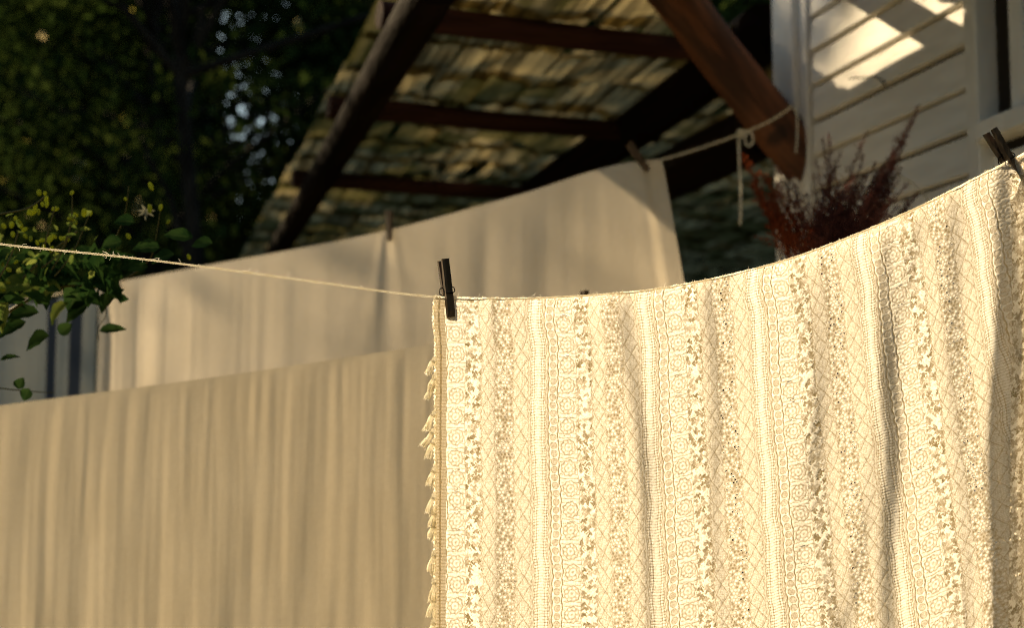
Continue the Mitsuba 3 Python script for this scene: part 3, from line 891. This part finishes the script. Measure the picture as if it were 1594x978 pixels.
big = [  # px, py, direction in the picture, length px, width px, depth
    (165, 425, -160, 70, 44, 3.0), (185, 440, 165, 95, 50, 3.05), (120, 425, 200, 90, 45, 2.95), (95, 450, 175, 80, 42, 2.9), (60, 440, 190, 85, 40, 2.85),
    (30, 460, 160, 70, 40, 2.9), (180, 455, 235, 45, 34, 3.05), (140, 470, 215, 60, 36, 3.0), (215, 405, 160, 70, 32, 3.15), (250, 385, 175, 80, 30, 3.2), (300, 370, 172, 85, 26, 3.3), (270, 395, 160, 70, 28, 3.2),
    (10, 470, 250, 60, 36, 2.8), (5, 500, 220, 50, 30, 2.8), (75, 522, 205, 55, 36, 2.95), (155, 515, 8, 46, 20, 2.95), (92, 520, -40, 28, 22, 3.0), (0, 560, 14, 34, 12, 2.9), (28, 606, -70, 22, 20, 2.9), (45, 605, -115, 24, 20, 2.9),
    (210, 345, 180, 60, 26, 3.3), (190, 375, 200, 60, 28, 3.2), (150, 395, 170, 75, 38, 3.1), (110, 400, 150, 60, 32, 3.0), (230, 415, 185, 60, 30, 3.2), (20, 395, 200, 44, 30, 2.8), (130, 440, 240, 60, 40, 3.0),
    (330, 378, 178, 70, 24, 3.4), (60, 485, 190, 60, 30, 2.9), (40, 500, 215, 55, 30, 2.9), (105, 470, 230, 50, 34, 3.0), (170, 400, 120, 50, 26, 3.1), (85, 410, 110, 60, 30, 2.95)]
for (lx, ly, an, L, w, Y) in big:
    a = math.radians(an)
    Y = float(vy(lx, Y))
    px = Y / F
    P = at(lx, ly, Y)
    d = np.array([math.cos(a), rng.normal() * .25, -math.sin(a) if an < 0 else math.sin(a)])
    d[2] = -abs(d[2]) if rng.random() < .75 else d[2]
    obj('leaf', leaf_mesh(P, d, np.array([rng.normal() * .35, -.8, .55]), L * px * (.55 if lx > 180 else .9), w * px, rng.uniform(.1, .5)), 'm_vine_painted_sun' if rng.random() < .16 and lx < 150 else 'm_vine_blade', vine, smooth=True, uv=LEAF_UV)
fl = at(228, 330, vy(228, 3.15))
for k in range(7):
    a = k * 2 * np.pi / 7 + .2
    d = np.array([math.cos(a), -.15, math.sin(a) * .7])
    obj('petal', leaf_mesh(fl, d, np.array([0, -1, .3]), .015, .0045), 'm_vine_flower', vine, smooth=True)
C = [at(rng.uniform(-160, 190), rng.uniform(395, 470), rng.uniform(2.2, 2.35)) for k in range(150)]
v, f = leaves(np.array(C), rng.uniform(.024, .052, len(C)), (0, -.8, .5), .6)
tag(obj('small_leaves', (v, f), 'm_vine', vine), kind='stuff')
C = np.array([at(rng.uniform(-260, -25), rng.uniform(430, 980), rng.uniform(2.3, 2.55)) for k in range(200)])
v, f = leaves(C, rng.uniform(.024, .052, len(C)), (0, -.8, .5), .6)
tag(obj('small_leaves', (v, f), 'm_vine', vine), kind='stuff')

# ------------------------------------------------------------------ dark red shrub before the siding
shrub = thing('red_shrub', 'dark red feathery shrub growing in front of the white siding', 'shrub')
tips = [(1380, 270, 3.1), (1390, 285, 3.1), (1370, 300, 3.1), (1350, 265, 3.1), (1335, 290, 3.1), (1310, 280, 3.1), (1380, 330, 3.05), (1350, 345, 3.05), (1300, 330, 3.05), (1280, 330, 3.05), (1400, 245, 3.1), (1265, 340, 3.1), (1432, 162, 3.05), (1425, 185, 3.1), (1410, 205, 3.08), (1350, 205, 3.1), (1345, 240, 3.05), (1290, 205, 3.2), (1280, 215, 3.2), (1310, 235, 3.1), (1395, 230, 3.15), (1385, 255, 3.0), (1365, 250, 3.05), (1405, 260, 3.1), (1330, 270, 3.0), (1300, 270, 3.1), (1265, 270, 3.2), (1270, 250, 3.25), (1415, 285, 3.0), (1395, 300, 3.0), (1375, 290, 3.05), (1345, 290, 3.05), (1320, 300, 3.0), (1290, 300, 3.1), (1255, 300, 3.15), (1240, 310, 3.15), (1225, 320, 3.1), (1205, 325, 3.1), (1400, 320, 3.0), (1410, 330, 3.05), (1360, 320, 3.0), (1330, 330, 3.0)]
tips += [(1195 + 235 * (k / 25.) + rng.normal() * 8, 345 - 95 * rng.random() ** 1.3, 3.02 + .12 * rng.random()) for k in range(26)]
orange_tips = [(1155, 238, 3.0), (1180, 268, 3.0), (1168, 290, 2.95), (1195, 300, 3.0), (1210, 285, 3.05), (1190, 330, 3.0), (1225, 350, 3.0), (1205, 300, 2.95), (1180, 310, 2.95)]
thin('m_plume_orange', noisecol((.14, .03, .012), (.30, .075, .028), 14.), .9, .6)  # orange-red colour of the sprigs on the left
for k, (tx, ty, Y) in enumerate(tips + orange_tips):
    is_orange = k >= len(tips)
    bx = 1290 + (tx - 1290) * .30 + rng.normal() * 14
    by = 470
    if is_orange:
        bx, by = 1250 + rng.normal() * 12, 400 + rng.random() * 30
    P0, P1 = at(bx, by, Y + .02), at(tx, ty, Y)
    s = np.linspace(0, 1, 14)[:, None]
    P = P0 * (1 - s) + P1 * s + np.array([.03 if not is_orange else 0, 0, .03 if is_orange else 0]) * np.sin(s * np.pi) * (-1 if tx > 1300 else .6)
    L = np.linalg.norm(P1 - P0)
    parts = [tube(P, np.linspace(.0022, .0007, 14), 5)]
    C, S = [], []
    nb = int(L / .0046)
    for b in range(nb):
        q = .18 + .82 * b / nb
        c = np.array([np.interp(q, s[:, 0], P[:, j]) for j in range(3)])
        d = rng.normal(size=3); d[2] = abs(d[2]) * .6 + .3; d /= np.linalg.norm(d)
        bl = .052 * (1 - q) ** .7 * rng.uniform(.4, 1.1) + .003
        e = c + d * bl
        if bl > .01:
            parts.append(tube(np.array([c, (c + e) / 2 + [0, 0, .002], e]), .0006, 3, cap=False))
        n = max(int(bl / .0042), 2)
        for w in range(n):
            C.append(c + (e - c) * (w + .6) / n + rng.normal(size=3) * .0018); S.append(rng.uniform(.0055, .0105))
    lv = leaves(np.array(C), np.array(S), (0, -.3, .6), .5)
    obj('plume', mesh_join(parts + [lv]), 'm_plume_orange' if is_orange else 'm_plume', shrub)
root = at(1290, 470, 3.05); root[2] = 0
for k in range(7):
    e = at(1265 + k * 9, 468, 3.05 + .02 * (k % 3))
    s = np.linspace(0, 1, 10)[:, None]
    obj('stem', tube((root + rng.normal(size=3) * [.04, .04, 0]) * (1 - s) + e * s, np.linspace(.008, .003, 10), 6), 'm_plume_stem', shrub)


# ------------------------------------------------------------------ trees
def tree(x, y, h, rad, base, n, label, group, leaf=.09, bs='m_leaf', trunk=.14, clumps=70, gap=.75, seed=0, lean=(0, 0), yellow=0):
    r = np.random.default_rng(1000 + seed)
    key = thing('tree', label, 'tree', group)
    s = np.linspace(0, 1, 16)[:, None]
    top = np.array([x + lean[0], y + lean[1], h * .93])
    P = np.array([x, y, -.1]) * (1 - s) + top * s + (meshkit.noise(np.concatenate([s * 3, s * 0 + seed, s * 0], 1), seed) - .5)[:, None] * np.array([.3, .3, 0])
    obj('trunk', tube(P, trunk * (1 - .85 * s[:, 0]), 9, rough=.12, seed=seed), 'm_bark', key, smooth=True)
    limbs, C = [], []
    cen = np.stack([r.normal(size=clumps) * rad * .52, r.normal(size=clumps) * rad * .52, r.uniform(base, h, clumps)], 1)
    prof = np.sqrt(np.clip(1 - ((cen[:, 2] - base) / (h - base) * 2 - .85) ** 2 * .75, .12, 1))
    cen[:, :2] = cen[:, :2] * prof[:, None] + [x, y] + ((cen[:, 2] - base) / (h - base))[:, None] * np.array(lean)
    for c in cen:
        hz = c[2] - r.uniform(.3, .9)
        q = np.clip(hz / (h * .93), .12, .95)
        a = np.array([np.interp(q, s[:, 0], P[:, j]) for j in range(3)])
        limbs.append(tube(np.array([a, (a + c) / 2 + [0, 0, .12], c]), [.035, .022, .008], 5, cap=False))
        rr = r.uniform(.35, .75) * rad * .42
        m = int(n / clumps * r.uniform(.5, 1.5))
        q = r.normal(size=(m, 3)) * rr * .55 * [1.15, 1.15, .7]
        C.append(c + q)
    C = np.vstack(C)
    C = C[C[:, 2] > .25]
    obj('limbs', mesh_join(limbs), 'm_bark', key)
    k2 = obj('crown', leaves(C, r.uniform(leaf * .6, leaf * 1.3, len(C)), (0, 0, .9), .58, r=r), bs, key)
    if yellow:  # count of leaves coloured bright in place of sunlit highlights
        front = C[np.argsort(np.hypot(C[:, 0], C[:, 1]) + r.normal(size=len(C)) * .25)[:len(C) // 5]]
        obj('highlight_leaves', leaves(front[r.integers(0, len(front), yellow)], r.uniform(leaf * .7, leaf * 1.2, yellow), (-.5, .6, .5), .6, r=r), 'm_leaf_highlight', key)
    return key


WOOD = 'dark leafy tree in the shaded wood behind the washing lines'
i = 0
for (x, y, h, rad, base, n) in [
    (-3.0, 12.2, 6.6, 2.3, .3, 13600), (-1.2, 13.5, 6.9, 2.4, .3, 14450), (.8, 13.0, 6.6, 2.3, .3, 14450), (2.8, 13.6, 6.8, 2.4, .3, 13600),
    (-4.6, 15.4, 7.6, 2.5, .3, 14450), (-2.3, 16.5, 8.2, 2.7, .3, 15300), (.4, 17, 8.4, 2.8, .3, 15300), (3.2, 17, 8.4, 2.8, .3, 13600),
    (-6.6, 20, 9.4, 3.0, .3, 13600), (-3.4, 21, 9.8, 3.2, .3, 14450), (0, 21, 9.8, 3.2, .3, 14450), (3.2, 21.5, 10, 3.2, .3, 13600), (6.2, 19, 9.5, 3.2, .3, 11900)]:
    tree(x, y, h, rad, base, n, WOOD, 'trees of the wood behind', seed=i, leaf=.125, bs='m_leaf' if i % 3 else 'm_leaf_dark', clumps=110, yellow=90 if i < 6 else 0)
    i += 1
P = at_z(277, 300, 2.3)
tr = at(277, 200, 9.0)
tree(tr[0], 9.0, 7.0, 1.2, 3.4, 2600, 'tree with a straight dark trunk nearest to the yard at left', None, seed=50, leaf=.085, trunk=.085, clumps=26)
# the big tree to the left through which the sun comes
tree(-4.90, 11.98, 9.2, 2.2, 4.4, 7500, 'large tree at the left edge that throws the dappled shade', None, seed=60, leaf=.10, trunk=.20, clumps=70)
tree(-5.99, 11.00, 8.2, .95, 6.1, 950, 'slim unseen tree added past the left edge to dapple the cream sheet', None, seed=61, leaf=.13, trunk=.10, clumps=15)  # added out of view so its crown dapples the cream sheet
# unseen trees added behind the camera: they keep the sky off the shaded sides
i = 0
for (x, y, h) in [(-5.5, -4.5, 9), (-2.2, -6.2, 10), (1.6, -6.5, 10), (5, -5, 9), (-8.5, -.5, 8), (-9.0, 3.5, 7.5)]:
    tree(x, y, h, 2.6, .5, 9000, 'unseen leafy tree added behind the viewer to hold back sky light', 'added trees behind the viewer', seed=80 + i, leaf=.16, clumps=80)
    i += 1

# the far edge of the wood: one closed mass of bushes and crowns
az = np.radians(np.linspace(-75, 60, 260)); el = np.linspace(0, 1, 60)
A_, E_ = np.meshgrid(az, el, indexing='ij')
top_ = 13.5 + 2.2 * (meshkit.fbm(np.stack([A_ * 14, A_ * 0, A_ * 0], -1), 3, 3) - .5)
top_ = top_ - 9.5 * np.exp(-((A_ - math.atan(-400 / F)) / .028) ** 2)
rad_ = 30 + 5 * E_ ** 2 - 3.5 * meshkit.fbm(np.stack([A_ * 26, E_ * 9, A_ * 0], -1), 4, 6) - 2.0 * meshkit.fbm(np.stack([A_ * 90, E_ * 30, A_ * 0], -1), 3, 7)
P_ = np.stack([np.sin(A_) * rad_, np.cos(A_) * rad_, E_ * top_ - .3], -1)
principled('m_far', noisecol((.012, .024, .008), (.05, .075, .02), 2.2), .9, .1)
tag(obj('far_wood', (P_.reshape(-1, 3), grid_faces(260, 60)), 'm_far'), 'dense dark green wood closing the view at the back', kind='stuff')
